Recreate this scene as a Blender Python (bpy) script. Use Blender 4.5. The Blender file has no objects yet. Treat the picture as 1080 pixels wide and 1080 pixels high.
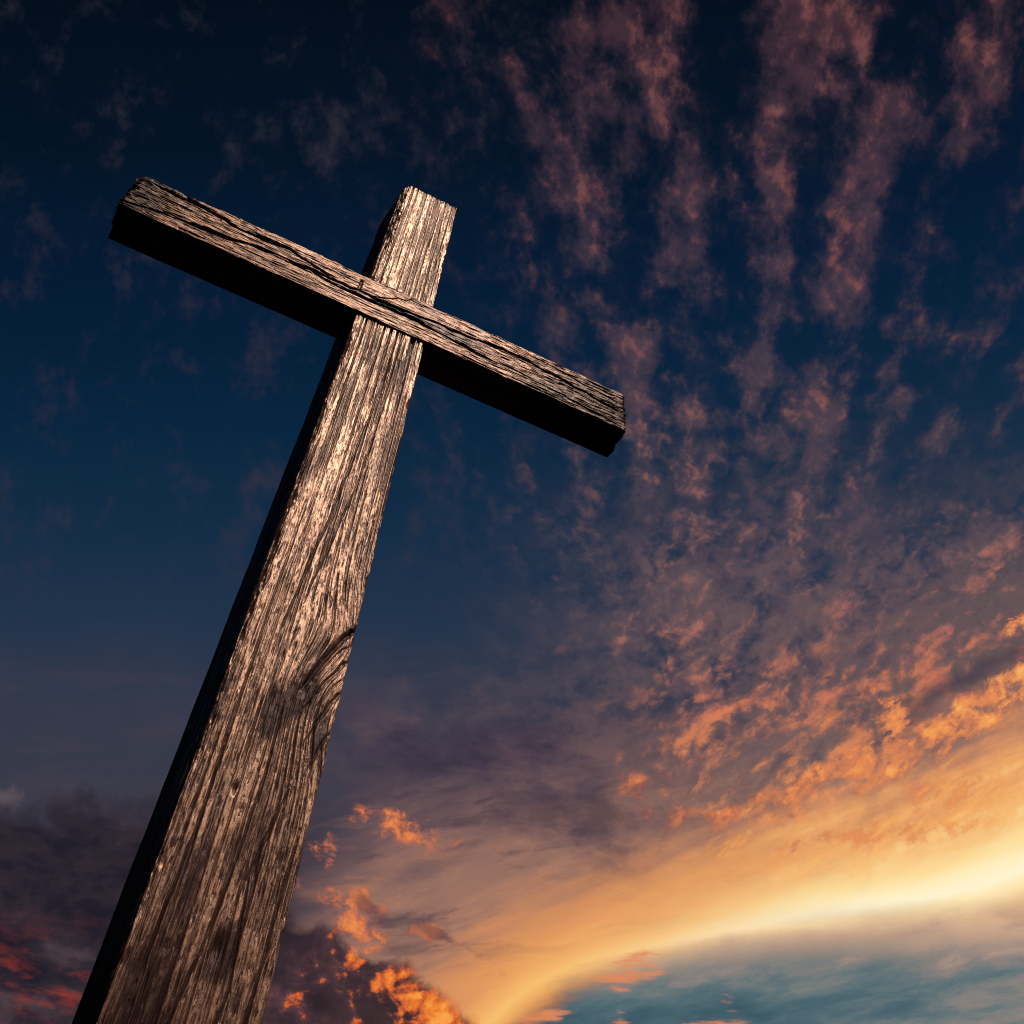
import bpy, math
import numpy as np

# ---------------------------------------------------------------- camera
scene = bpy.context.scene
U = 0.1                                   # half the post's width, metres
CAM = (-2.2061*U, -15.5789*U, 1.40)
RIGHT = np.array((0.89581365, -0.44070525, 0.05741758))
UP = np.array((-0.37382782, -0.67731982, 0.63363288))
FWD = np.array((0.24035527, 0.58908127, 0.77150022))
def zw(z):                                # fitted height (units of U) -> metres above ground
    return (z + 21.4034)*U + 1.40

from mathutils import Matrix, Vector
cd = bpy.data.cameras.new('camera')
cam = bpy.data.objects.new('camera', cd)
scene.collection.objects.link(cam)
m = Matrix.Identity(4)
for i in range(3):
    m[i][0], m[i][1], m[i][2], m[i][3] = RIGHT[i], UP[i], -FWD[i], CAM[i]
cam.matrix_world = m
cd.sensor_width = 36.0
cd.lens = 36.0*1110.9/1080.0
cd.clip_start, cd.clip_end = 0.05, 20000.0
scene.camera = cam

scene.view_settings.view_transform = 'Standard'
scene.view_settings.look = 'None'
scene.view_settings.exposure = 0.0
scene.view_settings.gamma = 1.0
scene.view_settings.use_curve_mapping = False
scene.cycles.filter_width = 1.1

# ---------------------------------------------------------------- sun
SUN_ELEV, SUN_AZ = math.radians(55.0), math.radians(10.0)     # az from -y towards +x
sd = Vector((math.sin(SUN_AZ)*math.cos(SUN_ELEV), -math.cos(SUN_AZ)*math.cos(SUN_ELEV), math.sin(SUN_ELEV)))
sl = bpy.data.lights.new('sun', 'SUN')
sl.energy = 5.0
sl.angle = math.radians(0.6)
sl.color = (1.0, 0.69, 0.49)
so = bpy.data.objects.new('sun', sl)
so.rotation_euler = sd.to_track_quat('Z', 'Y').to_euler()
so.location = (2, -6, 9)
scene.collection.objects.link(so)

# ---------------------------------------------------------------- sky
world = bpy.data.worlds.new('World')
scene.world = world
world.use_nodes = True
NT = world.node_tree
NT.nodes.clear()
world.cycles.sampling_method = 'MANUAL'
world.cycles.sample_map_resolution = 512

def lin(h):
    h = h.lstrip('#')
    out = []
    for i in (0, 2, 4):
        c = int(h[i:i+2], 16)/255.0
        out.append(c/12.92 if c <= 0.04045 else ((c+0.055)/1.055)**2.4)
    return tuple(out)

class S:
    """A float socket with arithmetic."""
    nt = None
    def __init__(self, s): self.s = s
    def __add__(a, b): return mth('ADD', a, b)
    def __radd__(a, b): return mth('ADD', b, a)
    def __sub__(a, b): return mth('SUBTRACT', a, b)
    def __rsub__(a, b): return mth('SUBTRACT', b, a)
    def __mul__(a, b): return mth('MULTIPLY', a, b)
    def __rmul__(a, b): return mth('MULTIPLY', b, a)
    def __truediv__(a, b): return mth('DIVIDE', a, b)
    def __rtruediv__(a, b): return mth('DIVIDE', b, a)
    def __neg__(a): return mth('MULTIPLY', a, -1.0)
def put(inp, v):
    if isinstance(v, S): S.nt.links.new(v.s, inp)
    elif isinstance(v, bpy.types.NodeSocket): S.nt.links.new(v, inp)
    else: inp.default_value = v
def mth(op, a, b=None, c=None, clamp=False):
    n = S.nt.nodes.new('ShaderNodeMath'); n.operation = op; n.use_clamp = clamp
    put(n.inputs[0], a)
    if b is not None: put(n.inputs[1], b)
    if c is not None: put(n.inputs[2], c)
    return S(n.outputs[0])
def clamp01(a): return mth('ADD', a, 0.0, clamp=True)
def smax(a, b): return mth('MAXIMUM', a, b)
def smin(a, b): return mth('MINIMUM', a, b)
def sstep(a, lo, hi, out0=0.0, out1=1.0):
    n = S.nt.nodes.new('ShaderNodeMapRange'); n.interpolation_type = 'SMOOTHSTEP'
    put(n.inputs['Value'], a)
    n.inputs['From Min'].default_value = lo; n.inputs['From Max'].default_value = hi
    n.inputs['To Min'].default_value = out0; n.inputs['To Max'].default_value = out1
    return S(n.outputs['Result'])
def lstep(a, lo, hi, out0=0.0, out1=1.0):
    n = S.nt.nodes.new('ShaderNodeMapRange'); n.clamp = True
    put(n.inputs['Value'], a)
    n.inputs['From Min'].default_value = lo; n.inputs['From Max'].default_value = hi
    n.inputs['To Min'].default_value = out0; n.inputs['To Max'].default_value = out1
    return S(n.outputs['Result'])
def vec(x, y, z=0.0):
    n = S.nt.nodes.new('ShaderNodeCombineXYZ')
    put(n.inputs[0], x); put(n.inputs[1], y); put(n.inputs[2], z)
    return n.outputs[0]
def noise(x, y, z=0.0, scale=1.0, detail=6.0, rough=0.55, lac=2.0, dist=0.0):
    n = S.nt.nodes.new('ShaderNodeTexNoise'); n.noise_dimensions = '3D'
    put(n.inputs['Vector'], vec(x, y, z))
    n.inputs['Scale'].default_value = scale; n.inputs['Detail'].default_value = detail
    n.inputs['Roughness'].default_value = rough; n.inputs['Lacunarity'].default_value = lac
    n.inputs['Distortion'].default_value = dist
    return S(n.outputs['Fac'])
def curve(x, pts, x0, x1, y0, y1):
    """Piecewise curve y(x) through pts."""
    n = S.nt.nodes.new('ShaderNodeFloatCurve')
    c = n.mapping.curves[0]
    q = [((a-x0)/(x1-x0), (b-y0)/(y1-y0)) for a, b in pts]
    c.points[0].location = q[0]; c.points[1].location = q[-1]
    for p in q[1:-1]: c.points.new(*p)
    n.mapping.update()
    put(n.inputs['Value'], lstep(x, x0, x1))
    return S(n.outputs[0])*(y1-y0) + y0
def ramp(t, stops, lo, hi):
    n = S.nt.nodes.new('ShaderNodeValToRGB')
    e = n.color_ramp.elements
    st = [((p-lo)/(hi-lo), lin(c)) for p, c in stops]
    e[0].position, e[0].color = st[0][0], (*st[0][1], 1)
    e[1].position, e[1].color = st[-1][0], (*st[-1][1], 1)
    for p, c in st[1:-1]:
        k = e.new(p); k.color = (*c, 1)
    n.color_ramp.interpolation = 'LINEAR'
    put(n.inputs['Fac'], lstep(t, lo, hi))
    return n.outputs['Color']
def mix(a, b, f):
    n = S.nt.nodes.new('ShaderNodeMix'); n.data_type = 'RGBA'; n.clamp_factor = True
    put(n.inputs['Factor'], f)
    for i, v in ((6, a), (7, b)):
        if isinstance(v, str): n.inputs[i].default_value = (*lin(v), 1)
        else: S.nt.links.new(v, n.inputs[i])
    return n.outputs[2]
def gauss2(x, y, cx, cy, rx, ry, deg=0.0):
    """Soft ellipse; deg turns its long axis up to the right."""
    c, s = math.cos(math.radians(deg)), math.sin(math.radians(deg))
    dx, dy = x-cx, y-cy
    if deg == 0.0: p, q = dx*(1/rx), dy*(1/ry)
    else: p, q = dx*(c/rx) - dy*(s/rx), dx*(s/ry) + dy*(c/ry)
    return mth('POWER', 2.718, -(p*p + q*q))
def total(l):
    r = l[0]
    for k in l[1:]: r = r + k
    return r

S.nt = NT
tc = NT.nodes.new('ShaderNodeTexCoord')
def dot(v):
    n = NT.nodes.new('ShaderNodeVectorMath'); n.operation = 'DOT_PRODUCT'
    NT.links.new(tc.outputs['Generated'], n.inputs[0]); n.inputs[1].default_value = v
    return S(n.outputs['Value'])
# a fixed chart of the sky: every direction of the world gets coordinates (X, Y) on the plane
# that touches the sky sphere 50 degrees up in the east; X runs along it, Y runs downwards
AX_E, AX_N, AX_C = tuple(RIGHT), tuple(UP), tuple(FWD)
de, dn, dc = dot(AX_E), dot(AX_N), dot(AX_C)
den = smax(dc, 0.22)
X = de/den*11.109 + 5.4
Y = 5.4 - dn/den*11.109
def puffs(x, y, scale, rnd=1.0):
    """Cell pattern: 1 at the middle of a tuft of cloud, falling to its rim."""
    n = S.nt.nodes.new('ShaderNodeTexVoronoi'); n.voronoi_dimensions = '2D'; n.feature = 'F1'
    put(n.inputs['Vector'], vec(x, y, 0.0)); n.inputs['Scale'].default_value = scale; n.inputs['Randomness'].default_value = rnd
    return 1.0 - S(n.outputs['Distance'])
# --- warps shared by all the cloud shapes
w1 = noise(X, Y, 3.1, 0.9, 4, 0.6) - 0.5
w2 = noise(X, Y, 8.7, 0.9, 4, 0.6) - 0.5
w3 = noise(X, Y, 5.5, 3.2, 4, 0.6) - 0.5
w4 = noise(X, Y, 1.9, 3.2, 4, 0.6) - 0.5
XW = X + w1*0.7 + w3*0.28
YW = Y + w2*0.7 + w4*0.28
XS = X + w1*0.25 + w3*0.10
YS = Y + w2*0.25 + w4*0.10
cf = noise(XS, YS*0.8, 27.0, 4.5, 6, 0.65) - 0.5

# --- clear dusk air: navy overhead, paler and warmer low on the right
t = Y + smax(X-6.5, 0.0)*0.22 + w1*0.5
col = ramp(t, [(0, '#020d1b'), (1.5, '#031325'), (3, '#041b34'), (4.5, '#08253f'), (5.6, '#132d46'),
               (6.6, '#22344b'), (7.4, '#33394b'), (8.4, '#383a48'), (10.8, '#463c45')], 0, 11)

# --- bank of grey-mauve veil in the lower middle and right
veil_n = noise(X*0.8 - Y*0.35, Y*1.0 + X*0.45, 2.0, 1.1, 6, 0.6)
veil = clamp01(total([gauss2(XW, YW, 8.0, 6.9, 2.0, 1.5, 20)*0.95, gauss2(XW, YW, 10.2, 6.6, 1.5, 1.0, 35)*0.9,
                      gauss2(XW, YW, 5.6, 8.0, 2.4, 0.6, -8)*0.6, gauss2(XW, YW, 7.2, 5.7, 1.1, 0.9)*0.35]))
veil_f = noise(XS, YS*1.2, 29.0, 3.2, 8, 0.66) - 0.5
veil = veil*sstep(veil_n + veil_f*0.9, 0.30, 0.64)
vcol = ramp(Y + (X-8)*0.12 + w2*0.8 + veil_f*5.0, [(5, '#443d4b'), (6.2, '#5a4a52'), (7.2, '#6b5659'), (8.2, '#715658'), (9.5, '#8a655e')], 4, 10)
col = mix(col, vcol, veil*0.9)

# --- glow of the set sun: a long bright arc, sharp below, soft above
YC = curve(X, [(0, 13.4), (3, 12.6), (4.5, 11.45), (5.2, 10.75), (5.6, 10.42), (6.2, 10.14), (7, 9.95), (8, 9.74), (9, 9.55), (10, 9.36), (10.8, 9.12), (12, 8.75)],
           0, 12, 8, 14)
gn = noise(X*0.35 + Y*0.1, Y*1.6 + X*0.62, 4.0, 1.6, 6, 0.6) - 0.5
g = (YC - Y)
g = g*lstep(X, 4.0, 6.0, 0.62, 1.0)*lstep(X, 7.8, 10.6, 1.0, 0.66) + (gn*1.4 + cf*0.35)*sstep(g, 0.12, 1.1) + gn*0.22
glow = ramp(g, [(-0.9, '#d9a070'), (-0.30, '#e6ba8c'), (-0.14, '#ffe7b2'), (-0.03, '#fff4d2'), (0.06, '#ffefc0'), (0.17, '#fedf9e'), (0.32, '#f7c580'), (0.52, '#efab6a'), (0.85, '#d08e64'),
                (1.15, '#a07462'), (1.6, '#75605b'), (2.4, '#574a51'), (3.2, '#453f4c')], -0.9, 3.4)
gdim = ramp(g, [(-0.3, '#d98648'), (0.0, '#f7bf70'), (0.12, '#f2b168'), (0.35, '#e59b5e'), (0.75, '#cd8a5e'), (1.2, '#a07564'),
                (2.0, '#75595a'), (3.2, '#3d3641')], -0.3, 3.4)
glow = mix(gdim, glow, sstep(X, 5.6, 9.6))
ga = sstep(g, 1.5, 2.9, 1.0, 0.0)*sstep(X + Y*0.3 + w1*1.0, 5.0, 6.9)
col = mix(col, glow, ga)

# --- teal gap under the arc with streaks of thin cloud
TB = curve(X, [(0, 13.9), (4.4, 12.0), (5.2, 10.95), (5.5, 10.62), (6.0, 10.36), (6.7, 10.2), (7.5, 10.03), (8.5, 9.9), (9.5, 9.84), (10.8, 9.8), (12, 9.75)], 0, 12, 8, 14)
tn = noise(X*0.45 + w1*0.4, Y*1.5 + X*0.25 + w2*0.4, 6.0, 1.3, 8, 0.62)
teal = ramp((tn-0.5)*4.0 + (X-8)*0.15 - (Y-10.2)*0.40 + 0.13, [(-0.7, '#3d5964'), (-0.2, '#506972'), (0.15, '#687678'), (0.55, '#8c827d'), (1.0, '#b39585')], -0.8, 1.1)
tm = Y - TB + w3*0.10
col = mix(col, mix('#b08e80', '#dcb491', sstep(tn, 0.40, 0.60)), smax(sstep(tm, -0.40, 0.0)*sstep(X, 7.6, 9.8), sstep(tm, -0.20, 0.02)*sstep(X, 5.9, 7.2)*0.9)*0.88)
col = mix(col, teal, sstep(tm + (tn-0.5)*0.9, -0.15, 0.32))
ps = noise(X*0.6, Y*3.2, 9.0, 2.6, 6, 0.62)
pm = clamp01(total([gauss2(XS, YS, 6.65, 10.25, 0.42, 0.17, 25), gauss2(XS, YS, 7.45, 10.78, 0.42, 0.10, 5), gauss2(XS, YS, 7.72, 10.53, 0.14, 0.07),
                    gauss2(XS, YS, 5.75, 10.72, 0.40, 0.07, 8), gauss2(XS, YS, 6.55, 10.7, 0.10, 0.3)*0.7, gauss2(XS, YS, 8.1, 10.9, 0.5, 0.06)*0.8]))
pm = sstep(pm*0.8 + (ps-0.5)*3.6, 0.30, 1.05)*sstep(pm, 0.05, 0.4)
col = mix(col, '#e08a5c', pm*0.9)

# --- rows of small pink clouds overhead on the right, fanning out upwards
D = smax(10.3 - YS, 1.0)
a_ = (XS-7.6)/D
b_ = 5.2/D
cn = noise(a_, b_, 0.7, 15.0, 9, 0.60)
cn2 = noise(a_ + 0.010, b_ - 0.003, 0.7, 15.0, 6, 0.60)
bias = total([gauss2(XS, YS, 8.15, 1.15, 0.33, 0.55), gauss2(XS, YS, 8.2, 2.05, 0.28, 0.36), gauss2(XS, YS, 10.25, 0.95, 0.34, 0.70, -12),
              gauss2(XS, YS, 7.2, 2.05, 0.28, 0.50, -25), gauss2(XS, YS, 7.05, 2.75, 0.25, 0.45), gauss2(XS, YS, 5.75, 1.6, 0.25, 0.85, 22),
              gauss2(XS, YS, 9.05, 3.55, 0.35, 0.50), gauss2(XS, YS, 9.15, 2.55, 0.2, 0.7), gauss2(XS, YS, 8.7, 4.5, 0.42, 0.6, 10),
              gauss2(XS, YS, 6.75, 3.9, 0.25, 0.9, 10), gauss2(XS, YS, 8.05, 4.3, 0.3, 0.55, 12), gauss2(XS, YS, 6.7, 0.3, 0.5, 0.6),
              gauss2(XS, YS, 8.8, 0.7, 0.3, 0.9), gauss2(XS, YS, 9.5, 1.4, 0.35, 0.55), gauss2(XS, YS, 8.3, 2.9, 0.45, 0.3), gauss2(XS, YS, 6.05, 3.1, 0.3, 0.5),
              gauss2(XS, YS, 8.6, 5.5, 0.7, 0.5), gauss2(XS, YS, 7.3, 4.9, 0.5, 0.45, 30)])
area = sstep(X - Y*0.10 + w1*1.2, 3.6, 6.6)*sstep(X*0.9 + Y*1.0 + w1*1.5, 13.0, 14.8, 1.0, 0.0)*sstep(Y + w2, 7.0, 5.6)
rows = mth('COSINE', (a_ - 0.065 + w1*0.05)*(6.2832/0.112))
pf = puffs(a_ + w3*0.012, b_*1.15 + w4*0.012, 20.0)
dens = cn*0.85 + (pf-0.55)*0.15 + cf*0.50 + rows*0.065 + smin(bias, 1.0)*0.13 + 0.025
veilT = sstep(dens, 0.36, 0.66)*area
col = mix(col, ramp(Y, [(0, '#2a2431'), (2.5, '#2b2a3c'), (5, '#3e3c4b'), (6.5, '#54495a')], 0, 7), veilT*0.6)
ca = sstep(dens, 0.46, 0.76)*area
lit = sstep(dens*0.7 + w3*0.7 + cf*0.5 + (cn-cn2)*2.2 + w1*0.8, 0.40, 0.90)
ccol = mix(ramp(Y, [(0, '#4d3139'), (2.5, '#4b3a46'), (5, '#554550'), (6.5, '#625054')], 0, 7), ramp(Y, [(0, '#84504e'), (3, '#875250'), (6, '#98675c')], 0, 7), lit)
col = mix(col, ccol, ca*0.80)

# --- thin wisps on the left half
ln = noise(X*1.2, Y*0.9, 11.0, 1.5, 8, 0.6)
col = mix(col, '#3d3542', sstep(ln + cf*0.5, 0.48, 1.0)*sstep(Y, 7.4, 5.4)*sstep(X, 7.0, 5.0))

# --- finer broken cloud below them, lit orange on its lumps
fu, fv = X*0.80 - Y*0.60, X*0.60 + Y*0.80
fx = XS*0.55 - YS*0.42
fy = (XS*0.61 + YS*0.79)*1.15
fn = noise(fx, fy, 13.0, 2.6, 9, 0.64)
fn2 = noise(fx + 0.0, fy + 0.10, 13.0, 2.6, 6, 0.64)
fb = noise(fu*0.40 + w1*0.3, fv*1.15 + w2*0.3, 33.0, 1.0, 4, 0.55)
fl = clamp01(total([gauss2(XW, YW, 7.6, 6.4, 1.4, 1.2)*0.7, gauss2(XW, YW, 8.9, 7.4, 1.6, 0.8, 25), gauss2(XW, YW, 10.3, 6.1, 1.0, 0.75, 40),
                    gauss2(XW, YW, 9.4, 6.6, 0.9, 0.8)*0.8, gauss2(XW, YW, 8.2, 8.1, 1.2, 0.4, 20)*0.8]))
p1 = puffs(fx*1.3 + w3*0.3, fy + w4*0.3, 3.4)
p2 = puffs(fx*1.5 + w3*0.3 + 3.7, fy*1.05 + w4*0.3, 8.0)
fl = clamp01(fl + total([gauss2(XW, YW, 10.6, 6.6, 0.8, 0.9), gauss2(XW, YW, 9.6, 7.2, 1.0, 0.7, 30)])*0.5)
fd = (fn-0.5)*1.4 + (p1-0.55)*0.32 + (p2-0.55)*0.24 + fl*0.28
fa = sstep(fd, 0.02, 0.42)*sstep(fl, 0.04, 0.55)
flit = sstep((fn-fn2)*2.4 + fd*0.75 + (fb-0.5)*3.4 + sstep(Y + X*0.22, 7.9, 10.5)*0.40 - 0.10, 0.05, 1.15)
fcol = mix(ramp(Y + fd*1.5, [(5, '#504550'), (6.5, '#615057'), (8, '#6f5658')], 4.5, 8.5), ramp(Y + (X-8)*0.15, [(5, '#95655f'), (6.3, '#bb7563'), (7.4, '#e08059'), (8.4, '#f09658')], 5, 9), flit)
col = mix(col, fcol, fa*0.85)
# dark blue gaps between the lumps
gp = noise(XS, YS*1.1, 35.0, 2.0, 7, 0.62)
col = mix(col, '#3a3c4e', sstep(gp + (0.5-p1)*0.15, 0.52, 0.70)*gauss2(XW, YW, 8.9, 7.2, 1.8, 1.1, 25)*0.75)

# --- long orange streak and the chain of small lit clouds that leads to it
sn = noise(fu*1.0 + w3*0.2, fv*1.7, 15.0, 2.8, 9, 0.68)
sm = clamp01(total([gauss2(XS, YS, 10.45, 7.45, 1.0, 0.20, 30)*1.75, gauss2(XS, YS, 9.55, 8.0, 0.7, 0.12, 28)*0.9, gauss2(XS, YS, 10.0, 8.32, 0.55, 0.17, 12),
                    gauss2(XS, YS, 9.7, 8.75, 0.7, 0.14, 10), gauss2(XS, YS, 6.75, 8.4, 0.42, 0.14, -50)*1.1, gauss2(XS, YS, 7.25, 8.6, 0.30, 0.10, -10),
                    gauss2(XS, YS, 7.95, 8.52, 0.5, 0.13, 24), gauss2(XS, YS, 8.7, 8.15, 0.7, 0.14, 32), gauss2(XS, YS, 9.4, 7.5, 0.22, 0.28, 50)*0.8,
                    gauss2(XS, YS, 8.85, 7.55, 0.3, 0.2, 30)*0.6, gauss2(XS, YS, 10.75, 6.6, 0.3, 0.13, 0)*0.9, gauss2(XS, YS, 8.7, 8.85, 0.6, 0.1, 10)*0.8]))
sa = sstep(sm*0.75 + (sn-0.5)*5.0 + cf*2.2, 0.28, 1.15)*sstep(sm, 0.04, 0.55)
scol = ramp(sm*0.30 + (sn-0.5)*2.6 + w3*0.3 + cf*1.6 + (X-9)*0.12, [(0, '#9c5f52'), (0.3, '#cc7450'), (0.6, '#ea9054'), (0.85, '#f7a858'), (1.1, '#fdbd72')], 0, 1.1)
col = mix(col, scol, sa*0.92)
# torn orange sheet between the chain and the glow
on = noise(fu*0.7 + w1*0.3, fv*2.2, 37.0, 2.2, 9, 0.66)
om = clamp01(gauss2(XW, YW, 9.3, 8.75, 1.5, 0.34, 13) + gauss2(XW, YW, 10.1, 8.25, 0.8, 0.3, 15)*0.8 + gauss2(XW, YW, 7.6, 8.95, 0.9, 0.25, 15)*0.6)
oa = sstep(om*0.5 + (on-0.5)*4.0 + cf*1.0, 0.10, 0.95)*sstep(om, 0.05, 0.5)
col = mix(col, ramp((on-0.5)*3.0 + (X-9)*0.08 + (Y-8.6)*0.25, [(-0.3, '#c47e56'), (0.1, '#e99a58'), (0.6, '#fbbd70')], -0.4, 0.7), oa*0.75)
# dark slot above the streak
col = mix(col, '#3d3a4a', clamp01(gauss2(XS, YS, 10.3, 7.12, 1.1, 0.13, 24) + gauss2(XS, YS, 9.4, 7.75, 0.5, 0.12, 35)*0.8)*0.75*sstep(sa, 0.5, 0.0))

# --- layered streaks right of the post
ls = noise(X*0.42 + w1*0.5, Y*2.0 + X*0.22 + w2*0.5, 41.0, 1.7, 9, 0.64)
lmk = clamp01(gauss2(XW, YW, 5.0, 8.6, 2.0, 1.0) + gauss2(XW, YW, 4.4, 9.6, 0.9, 0.8)*0.8)
col = mix(col, '#463b46', sstep(ls, 0.50, 0.34)*lmk*0.70)
col = mix(col, ramp(Y, [(7.6, '#6e5658'), (8.6, '#9a6c5e'), (9.8, '#c98a60')], 7, 10.5), sstep(ls, 0.52, 0.72)*lmk*0.55)
# --- dusky purple clouds: middle bank, lower left, and the heap at the foot of the post
hn0 = noise(XS*0.9, YS*1.2, 43.0, 1.6, 9, 0.64)
dn_ = noise(XS*0.7 + YS*0.25, YS*1.5 - XS*0.3, 17.0, 1.3, 8, 0.6)
dm = clamp01(total([gauss2(XW, YW, 5.4, 8.05, 1.6, 0.42, -12)*1.3, gauss2(XW, YW, 6.1, 8.85, 1.0, 0.28, -5)*0.7, gauss2(XW, YW, 4.6, 7.8, 0.8, 0.3, -10)]))
col = mix(col, ramp(dn_, [(0.3, '#332f3d'), (0.5, '#45394a'), (0.7, '#5d4a50')], 0.2, 0.8), dm*sstep(dn_ + cf*0.4, 0.70, 0.36)*0.95)
hz = noise(X*0.5, Y*1.6, 45.0, 1.2, 7, 0.6)
col = mix(col, '#4a3f4c', sstep(hz, 0.46, 0.70)*sstep(Y, 6.4, 7.8)*sstep(X, 5.2, 3.0)*0.55)
lw = (hn0-0.5)*1.2 + cf*0.8
lm_ = sstep(Y + w2*1.1 + lw*0.7 - X*0.03, 8.25, 8.85)*sstep(X + w1*0.8, 3.6, 2.2)
lcol = ramp(dn_ + lw*0.30 + (Y-9.5)*0.04, [(0.25, '#12121b'), (0.42, '#1e1b26'), (0.55, '#30272f'), (0.68, '#48393f'), (0.8, '#5a4c52')], 0.2, 0.85)
col = mix(col, lcol, lm_*0.93)
# red edges near the horizon on the left
rn = noise(X*0.8 + Y*0.2, Y*2.6 - X*0.6, 19.0, 1.5, 8, 0.6)
rm = sstep(rn + veil_f*0.3, 0.50, 0.74)*sstep(Y, 9.5, 10.5)*sstep(X, 3.0, 1.6)
col = mix(col, '#a23c2e', rm*0.7)
# pale puffs at the left edge
col = mix(col, '#6a5a60', sstep(gauss2(XS, YS, 0.05, 8.42, 0.35, 0.13)*0.8 + (fn-0.5)*3.0, 0.35, 1.2)*sstep(gauss2(XS, YS, 0.05, 8.42, 0.5, 0.25), 0.1, 0.5)*0.7)
# salmon patches right of the post
qn = noise(XS*1.1 + YS*0.4, YS*2.2 - XS*0.5, 21.0, 1.7, 8, 0.62)
qm = clamp01(total([gauss2(XS, YS, 4.15, 8.68, 0.42, 0.15, -12)*1.2, gauss2(XS, YS, 4.65, 8.9, 0.22, 0.10, 10), gauss2(XS, YS, 3.3, 8.95, 0.2, 0.25, 40),
                    gauss2(XS, YS, 3.6, 9.45, 0.6, 0.14, -22)*0.8, gauss2(XS, YS, 4.3, 9.75, 0.6, 0.14, -32)*0.8, gauss2(XS, YS, 3.85, 9.9, 0.3, 0.2, -30)*0.9]))
qa = sstep(qm*0.7 + (qn-0.5)*5.0 + cf*3.2, 0.32, 1.30)*sstep(qm, 0.04, 0.5)
col = mix(col, ramp(qm*0.55 + (qn-0.5)*2.6 + cf*2.4, [(0.2, '#a4604f'), (0.6, '#dd7444'), (1.0, '#f4924c')], 0, 1.1), qa*0.85)
sd_ = clamp01(gauss2(XS, YS, 4.0, 9.62, 0.45, 0.10, -28) + gauss2(XS, YS, 4.8, 9.98, 0.55, 0.06, -33)*0.9 + gauss2(XS, YS, 4.6, 9.6, 0.25, 0.05, -35)*0.7)
col = mix(col, '#5f4048', sstep(sd_*0.9 + (qn-0.5)*3.0, 0.25, 1.0)*sstep(sd_, 0.05, 0.4)*0.7)
# the heap itself: dark purple, burning orange on its right flank
hn = noise(XS, YS, 23.0, 2.6, 9, 0.6)
hn2 = noise(XS + 0.07, YS + 0.05, 23.0, 2.6, 6, 0.6)
hb = curve(X, [(0, 9.2), (2.5, 9.3), (3.0, 9.6), (3.4, 9.75), (3.75, 10.02), (4.05, 10.1), (4.35, 10.22), (4.6, 10.42), (4.85, 10.62), (5.1, 10.85), (5.6, 11.4), (12, 14)], 0, 12, 8, 15)
ha = sstep(Y - hb + (hn-0.5)*0.7 + w3*0.25, -0.08, 0.14)*sstep(X, 2.2, 3.0)
hw = gauss2(XS, YS, 4.62, 10.72, 0.75, 0.36, -25)*1.0 + gauss2(XS, YS, 3.8, 10.02, 0.22, 0.2)*0.5
hp = puffs(XS + w3*0.3, YS + w4*0.3, 3.0)
hl = sstep((hn-hn2)*2.2 + (hn-0.5)*1.4 + (hp-0.55)*0.55 + hw*0.85 + cf*0.45, -0.05, 1.15)
hc = mix(ramp(hn + (hp-0.5)*0.2, [(0.3, '#261d26'), (0.5, '#35272f'), (0.7, '#573b40')], 0.2, 0.8),
         ramp(hl, [(0, '#4a2e34'), (0.3, '#8c4332'), (0.6, '#d8642c'), (0.85, '#f28a34'), (1.0, '#fba448')], 0, 1), sstep(hl, 0.10, 0.55))
col = mix(col, hc, ha*0.96)

# --- unseen sky outside this quarter, darkened so the post's left face reflects little
front = sstep(dc, 0.15, 0.55)*sstep(X, -5.0, -0.1)
col = mix('#02060d', col, front)
tex = NT.nodes.new('ShaderNodeTexSky'); tex.sky_type = 'NISHITA'; tex.sun_disc = False
tex.sun_elevation = SUN_ELEV; tex.sun_rotation = math.pi - SUN_AZ
bg = NT.nodes.new('ShaderNodeBackground'); NT.links.new(col, bg.inputs['Color']); bg.inputs['Strength'].default_value = 1.0
bg2 = NT.nodes.new('ShaderNodeBackground'); NT.links.new(tex.outputs['Color'], bg2.inputs['Color']); bg2.inputs['Strength'].default_value = 0.0004
ad = NT.nodes.new('ShaderNodeAddShader'); NT.links.new(bg.outputs[0], ad.inputs[0]); NT.links.new(bg2.outputs[0], ad.inputs[1])
wo = NT.nodes.new('ShaderNodeOutputWorld'); NT.links.new(ad.outputs[0], wo.inputs['Surface'])
# ---------------------------------------------------------------- noise for carving the timber
_rng = np.random.RandomState(7)
_perm = np.concatenate([_rng.permutation(512)]*3)
_ang = _rng.rand(512)*2*np.pi
def perlin(x, y, seed=0):
    x = np.asarray(x, float) + seed*17.31; y = np.asarray(y, float) + seed*9.77
    xi, yi = np.floor(x).astype(int), np.floor(y).astype(int)
    xf, yf = x-xi, y-yi
    u, v = xf*xf*xf*(xf*(xf*6-15)+10), yf*yf*yf*(yf*(yf*6-15)+10)
    def gr(ix, iy, dx, dy):
        h = _ang[_perm[(_perm[ix % 512] + iy) % 512]]
        return np.cos(h)*dx + np.sin(h)*dy
    a = gr(xi, yi, xf, yf); b = gr(xi+1, yi, xf-1, yf)
    c = gr(xi, yi+1, xf, yf-1); d = gr(xi+1, yi+1, xf-1, yf-1)
    return 1.4*((a+(b-a)*u) + ((c+(d-c)*u) - (a+(b-a)*u))*v)
def fbm(x, y, octv, seed=0, rough=0.5):
    r, a, f = 0, 1.0, 1.0
    for k in range(octv):
        r = r + a*perlin(x*f, y*f, seed+k*3.7); a *= rough; f *= 2.0
    return r
def step(x, a, b):
    t = np.clip((x-a)/(b-a), 0, 1); return t*t*(3-2*t)
def seam(n, w):                            # thin line where a noise field crosses zero
    return np.exp(-(n/w)**2)
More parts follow.
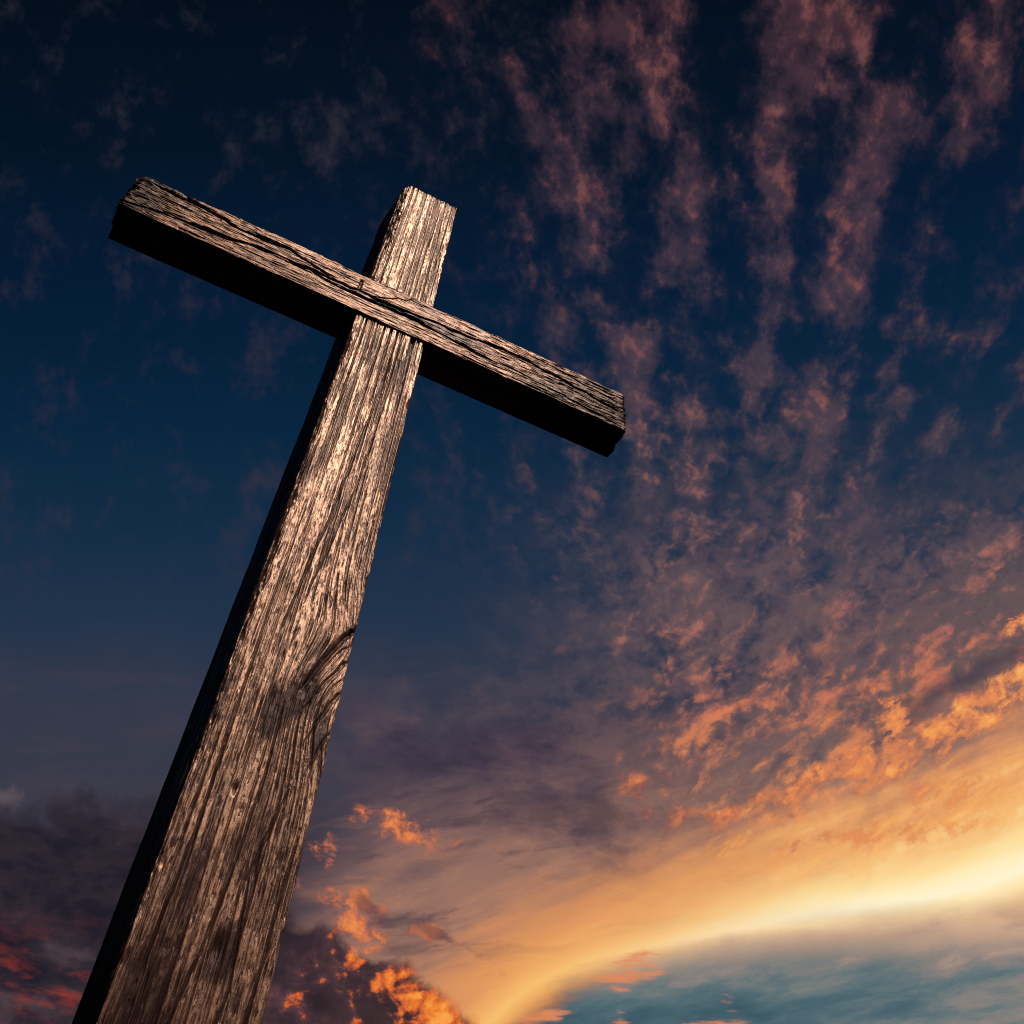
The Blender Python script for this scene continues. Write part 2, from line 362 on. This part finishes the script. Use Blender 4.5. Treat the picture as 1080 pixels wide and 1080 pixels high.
def crack(x, z, pts, w, seed):             # depth profile of a split that follows pts along x
    px, pz = np.array(pts, float).T
    c = np.interp(x, px, pz) + 0.05*fbm(x*2.2, x*0+seed, 3, seed)
    ww = w*(1 + 0.7*perlin(x*1.3, x*0+3.3, seed+5))
    ww = ww*step(x, px[0]-0.2, px[0]+0.4)*step(x, px[-1]+0.2, px[-1]-0.6) + 1e-4
    return np.exp(-((z-c)/ww)**4)

def tube(name, loop, mat, parent):
    loop, groove_dark = loop
    """loop: array (rows, columns, 3), closed round the columns; both ends capped."""
    R_, C_ = loop.shape[:2]
    i = np.arange(R_-1)[:, None]*C_; j = np.arange(C_)[None, :]; j2 = (j+1) % C_
    quads = np.stack([i+j, i+j2, i+C_+j2, i+C_+j], -1).reshape(-1, 4)
    nv = R_*C_
    caps = []
    jj = np.arange(C_); jn = (jj+1) % C_
    caps.append(np.stack([jn, jj, np.full(C_, nv)], -1))
    top = (R_-1)*C_
    caps.append(np.stack([top+jj, top+jn, np.full(C_, nv+1)], -1))
    tris = np.concatenate(caps)
    co = np.concatenate([loop.reshape(-1, 3), loop[0].mean(0)[None], loop[-1].mean(0)[None]])
    li = np.concatenate([quads.ravel(), tris.ravel()])
    tot = np.concatenate([np.full(len(quads), 4), np.full(len(tris), 3)])
    st = np.concatenate([[0], np.cumsum(tot)[:-1]])
    me = bpy.data.meshes.new(name)
    me.vertices.add(len(co)); me.vertices.foreach_set('co', co.astype(np.float32).ravel())
    me.loops.add(len(li)); me.loops.foreach_set('vertex_index', li.astype(np.int32))
    me.polygons.add(len(tot)); me.polygons.foreach_set('loop_start', st.astype(np.int32))
    me.polygons.foreach_set('use_smooth', np.concatenate([np.ones(len(quads), bool), np.zeros(len(tris), bool)]))
    me.update(calc_edges=True); me.validate()
    at = me.attributes.new('groove_dark', 'FLOAT', 'POINT')
    at.data.foreach_set('value', np.concatenate([groove_dark.ravel(), [0, 0]]).astype(np.float32))
    me.materials.append(mat)
    o = bpy.data.objects.new(name, me); scene.collection.objects.link(o); o.parent = parent
    return o

# ---------------------------------------------------------------- weathered oak
def wood(name, along, dark_patches, WOOD, tint):
    """along = index of the grain axis; stain = list of (across, along, r_across, r_along) dark patches."""
    ma = bpy.data.materials.new(name); ma.use_nodes = True
    nt = ma.node_tree; nt.nodes.clear(); S.nt = nt
    t_ = nt.nodes.new('ShaderNodeTexCoord')
    sp = nt.nodes.new('ShaderNodeSeparateXYZ'); nt.links.new(t_.outputs['Object'], sp.inputs[0])
    p = [S(sp.outputs[k]) for k in range(3)]
    al = p[along]; ac = p[2 if along == 0 else 0]; dp = p[1]
    wv = (noise(ac, al, dp, 2.0, 3) - 0.5)*0.05
    fine = noise((ac+wv)*1.0, al*0.07, dp, 380.0, 6, 0.70)          # fibres
    band = noise((ac+wv)*1.0, al*0.03, dp, 75.0, 5, 0.6)             # year rings
    fleck = noise(ac*1.0, al*0.20, dp, 330.0, 3, 0.6)                # short dark pores
    spk = noise(ac, al*0.6, dp, 480.0, 2, 0.6)                     # stipple
    blot = noise(ac, al*0.45, dp, 9.0, 6, 0.62)
    c = mix(WOOD[0], WOOD[1], sstep(band, 0.42, 0.66))
    c = mix(c, WOOD[2], sstep(fine, 0.52, 0.72)*0.6)
    c = mix(c, WOOD[3], sstep(fine, 0.46, 0.32)*0.75)
    c = mix(c, WOOD[3], sstep(fleck, 0.56, 0.70)*0.85)
    c = mix(c, WOOD[3], sstep(spk, 0.52, 0.66)*0.5)
    c = mix(c, WOOD[4], sstep(blot, 0.52, 0.74)*0.75)
    st_ = None
    for a0, l0, ra, rl in dark_patches:
        k = gauss2(ac, al, a0, l0, ra, rl)
        st_ = k if st_ is None else st_ + k
    if st_ is not None:
        c = mix(c, WOOD[3], sstep(st_ + (blot-0.5)*1.4 + (fine-0.5)*0.8, 0.30, 0.9)*0.85)
    at = nt.nodes.new('ShaderNodeAttribute'); at.attribute_name = 'groove_dark'
    gm = clamp01(S(at.outputs['Fac'])*1.1 + (fine-0.5)*0.5*S(at.outputs['Fac']))
    c = mix(c, '#1c141c', gm*0.85)  # base colour darkened along carved grooves, pits and cracks
    b = nt.nodes.new('ShaderNodeBsdfPrincipled')
    nt.links.new(c, b.inputs['Base Color'])
    b.inputs['Specular IOR Level'].default_value = SPEC
    b.inputs['IOR'].default_value = 1.68
    sptint = mix(tint, '#3a2c3a', clamp01(gm*0.85 + sstep(spk, 0.52, 0.66)*0.42 + sstep(fleck, 0.54, 0.68)*0.9 + sstep(blot, 0.50, 0.74)*0.7 + sstep(fine, 0.46, 0.32)*0.6 + sstep(band, 0.5, 0.64)*0.18 + (0.0 if st_ is None else sstep(st_ + (blot-0.5)*1.4, 0.3, 0.9)*0.9)))
    nt.links.new(sptint, b.inputs['Specular Tint'])
    put(b.inputs['Roughness'], lstep(fine*0.6 + blot*0.4, 0.3, 0.7, ROUGH-0.06, ROUGH+0.10))
    bp = nt.nodes.new('ShaderNodeBump'); bp.inputs['Strength'].default_value = 0.30; bp.inputs['Distance'].default_value = 0.0016
    put(bp.inputs['Height'], fine*0.9 - sstep(fleck, 0.54, 0.70)*0.8 + noise(ac, al*0.8, dp, 520.0, 3, 0.7)*0.8)
    nt.links.new(bp.outputs[0], b.inputs['Normal'])
    o = nt.nodes.new('ShaderNodeOutputMaterial'); nt.links.new(b.outputs[0], o.inputs[0])
    return ma
SPEC, ROUGH = 1.0, 0.41
WOOD_P = ('#543f39', '#3e2f2c', '#665047', '#181114', '#2b2028')
WOOD_B = ('#49352f', '#2f2320', '#59423a', '#120d0d', '#231a20')

root = bpy.data.objects.new('wooden_cross', None)
scene.collection.objects.link(root)
root['label'] = 'tall weathered timber cross standing against the sunset sky, split crossbeam lapped into its post'
root['category'] = 'cross'

ZB = 4.7798                                # underside of the crossbeam (fitted units)
ZH, ZT = 2.014, 14.165
# ---- post: columns run front (left to right), right, back, left
def make_post():
    nf, nr, nb, nl = 230, 16, 10, 70
    D_, WL = 1.82, 0.222
    s = np.linspace(0, 1, nf, endpoint=False); fx = -1 + 2*s
    z = np.concatenate([np.linspace(-17.4, -15.8, 10, endpoint=False)*1.0, np.arange(-15.8, ZT+1e-6, 0.019)])
    z = np.concatenate([np.linspace(-38.5, -17.4, 60, endpoint=False), z]); z[-1] = ZT
    Zg, Xg = np.meshgrid(z, fx, indexing='ij')
    # grain lines bend round a knot at the right edge
    G = np.exp(-((Xg-0.80)/0.55)**2 - ((Zg+7.9)/1.5)**2)
    psi = Xg - 0.36*G*(Zg+7.9) + 0.02*perlin(Zg*0.15, Xg*0.7, 2)
    low = fbm(Xg*0.7, Zg*0.22, 3, 11)
    coarse = step(perlin(Xg*0.9, Zg*0.13, 31) + 0.35*np.sin(Zg*0.3+1.0) , -0.55, 0.5)
    g1 = (0.35+0.65*coarse)*seam(perlin(psi*4.7, Zg*0.03, 3), 0.10+0.05*step(Zg, -10, 2))*step(perlin(psi*2.1, Zg*0.5, 43) + 0.6*step(Zg, 0.0, 6.0), -0.75, -0.1)
    g2 = seam(perlin(psi*8.5+0.4, Zg*0.06, 5), 0.11+0.06*step(Zg, -10, 2))*step(perlin(psi*3, Zg*0.33, 41), -0.30, 0.35)
    g3 = step(perlin(psi*24.0, Zg*1.7, 9), 0.24, 0.60)*step(low+0.5*perlin(psi*2.3, Zg*0.3, 45), -0.45, 0.5)     # short pits
    g4 = step(perlin(psi*38.0, Zg*3.2, 10), 0.22, 0.55)
    g5 = seam(perlin(psi*15.0+0.7, Zg*0.22, 6), 0.15)*step(perlin(psi*5, Zg*0.5, 47), -0.15, 0.35)
    hi = step(Zg, -11.0, -3.0)                                       # the weather has bitten deeper higher up
    g1 *= 0.45+0.55*hi; g2 *= 0.55+0.45*hi
    g1 *= 1.0 + 0.5*step(Zg, 0.0, 6.0)
    d = 0.058*g1 + 0.038*g2 + 0.018*g3 + 0.010*g4 + 0.020*g5
    d += 0.004*np.clip(perlin(psi*17.0, Zg*0.4, 7), 0, 1)
    d += 0.004*fbm(psi*14.0, Zg*0.9, 3, 13)
    d += 0.003*fbm(Xg*10, Zg*3.5, 3, 15)
    d += 0.014*low
    gr = np.clip(0.9*g1 + 0.75*g2 + 0.65*g3 + 0.5*g4 + 0.7*g5, 0, 1)
    # the knot: deep splits fanning down and left from the edge
    for (x0, z0, x1, z1, w, dep) in ((1.0, -6.62, 0.30, -8.5, 0.05, 0.10), (1.0, -7.5, 0.42, -9.0, 0.035, 0.05), (1.0, -8.3, 0.58, -9.7, 0.03, 0.045),
                                     (1.0, -9.2, 0.72, -10.4, 0.025, 0.03), (0.92, -7.15, 0.46, -8.2, 0.02, 0.03), (0.95, -8.0, 0.6, -8.9, 0.02, 0.03)):
        tt = np.clip((z0-Zg)/(z0-z1), 0, 1)
        cx = x0 + (x1-x0)*tt**0.75 + 0.03*fbm(Zg*1.6, Xg*0+z0, 3, 3)
        k_ = np.exp(-((Xg-cx)/(w*(1.25-0.7*tt)))**2)*step(Zg, z1-0.3, z1+0.4)*step(Zg, z0+0.15, z0-0.1)
        d += dep*k_; gr = np.maximum(gr, min(1.0, dep*9)*k_)
    kr = ((Xg-0.40)/0.20)**2 + ((Zg+8.45)/0.5)**2
    d += 0.035*np.exp(-kr)*(0.6+0.9*fbm(Xg*9, Zg*2.4, 3, 21))
    for (x0, z0, rx, rz, dep) in ((-0.27, -10.97, 0.035, 0.10, 0.06), (0.15, -13.65, 0.08, 0.22, 0.07), (-0.15, -8.9, 0.05, 0.2, 0.04), (0.35, -12.3, 0.05, 0.25, 0.05)):
        d += dep*np.exp(-((Xg-x0)/rx)**2 - ((Zg-z0)/rz)**2)
    # long drying checks in the lower half
    for (pts, w) in (([(-15.8, -0.28), (-13, 0.03), (-10.5, 0.12), (-8.8, 0.08)], 0.017), ([(-15.8, 0.30), (-14.2, 0.45), (-12.4, 0.30), (-10.5, 0.55)], 0.018),
                     ([(-14.5, -0.72), (-11.5, -0.62), (-9.0, -0.68)], 0.015), ([(-15.8, 0.72), (-13.5, 0.80), (-11.4, 0.86)], 0.02), ([(-7.5, -0.35), (-3.0, -0.05), (0.5, 0.12), (3.5, 0.2)], 0.016),
                     ([(-6.5, -0.1), (-2.5, 0.25), (2.5, 0.42), (4.6, 0.46)], 0.014)):
        pz, px = np.array(pts).T
        c = np.interp(Zg, pz, px) + 0.022*fbm(Zg*0.9, Zg*0+1.7, 4, px[0])
        ww = w*(0.8+0.8*np.abs(perlin(Zg*0.8, Zg*0+5, px[0])))*step(Zg, pz[0]-0.1, pz[0]+0.5)*step(Zg, pz[-1]+0.1, pz[-1]-0.8)+1e-4
        k_ = np.exp(-((Xg-c)/ww)**2); d += 0.06*k_; gr = np.maximum(gr, 0.9*k_)
    # waney left arris, chipped right arris
    wl = 0.10 + 0.10*fbm(Zg*0.45, Zg*0+2.2, 4, 51, 0.6) + 0.17*step(Zg, 7.0, 12.5) - 0.09*step(Zg, -6.0, -12.0) + 0.035*fbm(Zg*2.1, Xg*3, 4, 52, 0.6)
    d += 1.0*np.clip(wl-(Xg+1), 0, 1) + 0.05*step(wl+0.15-(Xg+1), 0, 0.2)*fbm(Xg*12, Zg*1.2, 3, 53)
    wr = 0.035 + 0.05*np.clip(fbm(Zg*1.1, Zg*0+6.1, 4, 55, 0.65), -0.5, 1)
    d += 0.9*np.clip(wr-(1-Xg), 0, 1)
    # half-lap housing: a hair wider than the beam above it
    up = ZB + ZH + 0.0043*Xg
    d += 0.5*step(Zg, ZB-0.0, ZB+0.02)*step(Zg, up+0.085, up+0.07)
    front = np.stack([Xg, d, Zg], -1)
    yr = np.linspace(0, 1, nr, endpoint=False)
    Zr, Yr = np.meshgrid(z, yr, indexing='ij')
    er = d[:, -1:]
    right = np.stack([1 - 0.03*(fbm(Yr*6, Zr*0.3, 3, 61)+0.4), er + (D_-er)*(Yr*0.96+0.04), Zr], -1)
    xb = np.linspace(0, 1, nb, endpoint=False)
    Zk, Xk = np.meshgrid(z, xb, indexing='ij')
    back = np.stack([1 - (2+WL)*Xk, D_ + 0.02*fbm(Xk*7, Zk*0.3, 2, 63), Zk], -1)
    yl = np.linspace(0, 1, nl, endpoint=False)
    Zl, Yl = np.meshgrid(z, yl, indexing='ij')
    el = d[:, :1]
    dl = 0.02*seam(perlin(Yl*9, Zl*0.08, 65), 0.1) + 0.012*fbm(Yl*12, Zl*0.5, 3, 67) + 0.01*fbm(Yl*3, Zl*0.2, 2, 69)
    left = np.stack([-1 - WL*(1-Yl) + dl, el + (D_-el)*(1-Yl), Zl], -1)
    L = np.concatenate([front, right, back, left], 1)
    # saw-rough top
    tj = 0.015*fbm(L[..., 0]*4, L[..., 1]*4, 3, 71) - 0.012*seam(perlin(L[..., 0]*6.5, L[..., 1]*2, 73), 0.15)
    L[..., 2] += tj*step(L[..., 2], ZT-0.12, ZT)
    # the left side flares a little towards the foot
    L[..., 0] -= 0.0078*np.clip(ZT-L[..., 2], 0, 32)*(1-L[..., 0])/2
    L[..., 0] *= U; L[..., 1] *= U; L[..., 2] = (L[..., 2]+21.4034)*U + 1.40
    GR = np.zeros(L.shape[:2]); GR[:, :nf] = gr
    return L, GR
post = tube('post', make_post(), wood('weathered_post_oak', 2, [(0.038, zw(-8.5), 0.026, 0.07), (0.080, zw(-9.4), 0.018, 0.09), (-0.01, zw(-9.2), 0.03, 0.08), (-0.06, zw(-15.2), 0.07, 0.25), (0.02, zw(-13.7), 0.02, 0.05)], WOOD_P, '#ffe0ce'), root)  # dark stains round the knot, darker patch low on the left

# ---- crossbeam: columns run round front (bottom to top), top, back, bottom
def make_beam():
    XL, XR, DB, PR = -7.917, 7.595, 1.1457, 0.07
    nf, nt_, nb, nu = 175, 24, 10, 44
    x = np.linspace(XL, XR, 880)
    fz = np.linspace(0, 1, nf, endpoint=False)*ZH
    Xg, Zg = np.meshgrid(x, fz, indexing='ij')
    ends = 0.6 + 0.4*step(np.abs(Xg+1), 2.0, 6.5)
    psi = Zg + 0.04*perlin(Xg*0.2, Zg*0.5, 81) + 0.012*perlin(Xg*0.9, Zg*1.2, 82)
    g1 = seam(perlin(psi*4.6, Xg*0.08, 83), 0.20)*step(perlin(psi*2, Xg*0.4, 84), -0.5, 0.1)
    g2 = ends*seam(perlin(psi*8.5, Xg*0.14, 85), 0.20)*step(perlin(psi*3, Xg*0.3, 86), -0.4, 0.2)
    g3 = ends*step(perlin(psi*20.0, Xg*1.7, 89), 0.18, 0.55)
    g4 = ends*step(perlin(psi*30.0, Xg*3.2, 90), 0.18, 0.50)
    g1 *= 0.6; g2 *= 0.6
    d = 0.036*g1 + 0.026*g2 + 0.022*g3 + 0.016*g4
    d += 0.018*ends*np.clip(perlin(psi*15.0, Xg*0.45, 87), -0.2, 1)
    d += 0.014*ends*fbm(psi*13, Xg*1.3, 3, 91)
    gr = np.clip(0.8*g1 + 0.75*g2 + 0.8*g3 + 0.6*g4, 0, 1)
    d += 0.020*fbm(Zg*1.5, Xg*0.4, 3, 93)
    A = [(-7.3, 1.72), (-6.8, 1.80), (-5.9, 1.72), (-5.15, 1.47), (-4.5, 1.48), (-3.5, 1.60), (-2.65, 1.30), (-2.0, 1.12)]
    B = [(-7.95, 0.22), (-6.7, 0.54), (-5.4, 0.70), (-4.3, 0.90), (-3.35, 0.97), (-2.75, 0.99), (-1.95, 0.80), (-0.7, 0.84), (0.1, 0.87), (0.65, 0.88), (1.8, 0.66), (3.2, 0.5)]
    C_ = [(-3.0, 1.10), (-2.4, 1.03), (-1.6, 1.05), (-0.85, 1.09), (0.05, 1.09), (0.75, 1.15), (1.75, 1.22), (3.95, 1.45), (5.7, 1.20), (7.7, 0.80)]
    Dk = [(-0.95, 1.05), (-0.3, 1.40), (0.2, 1.80), (0.42, 2.05)]
    E_ = [(3.2, 0.62), (4.6, 0.50), (6.2, 0.28), (7.6, 0.12)]
    F_ = [(4.2, 1.78), (5.6, 1.62), (7.6, 1.32)]
    for pts, w, dep, sd_k in ((A, 0.062, 0.16, 1), (B, 0.058, 0.16, 2), (C_, 0.055, 0.15, 3), (Dk, 0.035, 0.06, 4), (E_, 0.03, 0.07, 5), (F_, 0.028, 0.06, 6)):
        k_ = crack(Xg, Zg, pts, w, sd_k); d += dep*k_; gr = np.maximum(gr, k_)
    d += 0.05*np.exp(-((Xg+1.25)/0.035)**2)*step(Zg, 1.1, 1.2)*step(Zg, 1.75, 1.6)        # short cross check beside the lap
    # pit at the top arris, ragged lower arris, broken left end
    pit = np.exp(-((Xg+6.66)/0.22)**2 - ((Zg-1.86)/0.16)**2); d += 0.09*pit*(0.8+0.6*fbm(Xg*5, Zg*5, 3, 95)); gr = np.maximum(gr, pit)
    d += 0.05*np.exp(-((Xg+7.85)/0.16)**2 - ((Zg-1.98)/0.20)**2)
    wb = 0.02 + 0.03*np.clip(fbm(Xg*2.2, Xg*0+4.4, 4, 97, 0.6), -0.4, 1)
    d += 1.0*np.clip(wb-Zg, 0, 1)
    wt = 0.03 + 0.045*np.clip(fbm(Xg*1.1, Xg*0+7.4, 4, 99, 0.6), -0.4, 1)
    d += 1.0*np.clip(wt-(ZH-Zg), 0, 1)
    d += 0.5*np.clip(0.10+0.10*fbm(Zg*3, Zg*0, 3, 101)-(Xg-XL), 0, 1) + 0.5*np.clip(0.06+0.06*fbm(Zg*3, Zg*0, 3, 103)-(XR-Xg), 0, 1)
    front = np.stack([Xg, -PR + d, Zg], -1)
    def side(n, f):
        a, b = np.meshgrid(x, np.linspace(0, 1, n, endpoint=False), indexing='ij'); return f(a, b)
    et, eb = d[:, -1:], d[:, :1]
    top = side(nt_, lambda a, b: np.stack([a, -PR + et + (DB-et)*(b*0.97+0.03), ZH + 0.012*fbm(a*0.6, b*5, 3, 105)], -1))
    back = side(nb, lambda a, b: np.stack([a, DB - PR + 0.01*perlin(a*0.5, b*5, 107), ZH*(1-b)], -1))
    und = side(nu, lambda a, b: np.stack([a, -PR + eb + (DB-eb)*(1-b), 0.012*fbm(a*0.8, b*7, 3, 109) + 0.014*seam(perlin(b*8, a*0.1, 111), 0.1)], -1))
    L = np.concatenate([front, top, back, und], 1)
    e = (0.05*fbm(L[..., 1]*3, L[..., 2]*3, 3, 113) - 0.03*seam(perlin(L[..., 1]*7, L[..., 2]*7, 115), 0.2))
    L[..., 0] += e*(step(L[..., 0], XL+0.3, XL) + step(L[..., 0], XR-0.3, XR))
    # frayed splinter sticking up at the left end
    L[..., 2] += 0.06*np.exp(-((L[..., 0]+7.80)/0.06)**2)*step(L[..., 2], 1.85, 2.0)*step(L[..., 1], 0.35, 0.1)
    ca, sa_ = math.cos(0.0043), math.sin(0.0043)
    xx, zz = L[..., 0]*ca - L[..., 2]*sa_, ZB + L[..., 0]*sa_ + L[..., 2]*ca
    L = np.stack([xx*U, L[..., 1]*U, (zz+21.4034)*U + 1.40], -1)
    GR = np.zeros(L.shape[:2]); GR[:, :nf] = gr
    return L[:, ::-1], GR[:, ::-1]
beam = tube('crossbeam', make_beam(), wood('weathered_beam_oak', 0, [(zw(ZB+1.9), -0.662, 0.03, 0.04), (zw(ZB+1.0), 0.05, 0.03, 0.25), (zw(ZB+0.3), 0.6, 0.12, 0.25), (zw(ZB+1.0), 0.74, 0.25, 0.14), (zw(ZB+1.0), -0.78, 0.2, 0.10)], WOOD_B, '#d4ae9c'), root)  # colour darker at the top pit, middle, right arm and both ends

# ---------------------------------------------------------------- ground: one sheet of rough dark turf out to the horizon
def make_ground():
    rr = np.concatenate([np.linspace(0.02, 12, 90), np.geomspace(13, 9000, 60)])
    n = 160
    aa = np.linspace(0, 2*np.pi, n, endpoint=False)
    Rg, Ag = np.meshgrid(rr, aa, indexing='ij')
    xg, yg = Rg*np.cos(Ag), Rg*np.sin(Ag)
    zg = 0.05*fbm(xg*0.9, yg*0.9, 4, 121)*np.clip(12/np.maximum(Rg, 12), 0, 1) + 0.10*np.exp(-(Rg/0.5)**2)
    co = np.concatenate([np.stack([xg, yg, zg], -1).reshape(-1, 3), [[0, 0, 0.1]]])
    f = []
    for i in range(len(rr)-1):
        for j in range(n):
            k = (j+1) % n
            f.append((i*n+j, (i+1)*n+j, (i+1)*n+k, i*n+k))
    f += [(len(co)-1, j, (j+1) % n) for j in range(n)]
    me = bpy.data.meshes.new('ground'); me.from_pydata(co.tolist(), [], f); me.update()
    o = bpy.data.objects.new('ground', me); scene.collection.objects.link(o)
    ma = bpy.data.materials.new('turf'); ma.use_nodes = True
    nt = ma.node_tree; S.nt = nt
    b = nt.nodes['Principled BSDF']
    t_ = nt.nodes.new('ShaderNodeTexCoord'); sp = nt.nodes.new('ShaderNodeSeparateXYZ'); nt.links.new(t_.outputs['Object'], sp.inputs[0])
    px, py = S(sp.outputs[0]), S(sp.outputs[1])
    n1 = noise(px, py, 0, 1.3, 8, 0.65); n2 = noise(px, py, 4, 45.0, 4, 0.6)
    c = mix('#0d0d0a', '#0a0b08', sstep(n1, 0.4, 0.6)); c = mix(c, '#0f0d0a', sstep(n1, 0.56, 0.68)); c = mix(c, '#070806', sstep(n2, 0.5, 0.7)*0.7)
    nt.links.new(c, b.inputs['Base Color']); b.inputs['Roughness'].default_value = 1.0; b.inputs['Specular IOR Level'].default_value = 0.05
    bp = nt.nodes.new('ShaderNodeBump'); bp.inputs['Distance'].default_value = 0.03; put(bp.inputs['Height'], n2); nt.links.new(bp.outputs[0], b.inputs['Normal'])
    me.materials.append(ma)
    for p_ in me.polygons: p_.use_smooth = True
    o['kind'] = 'structure'
make_ground()
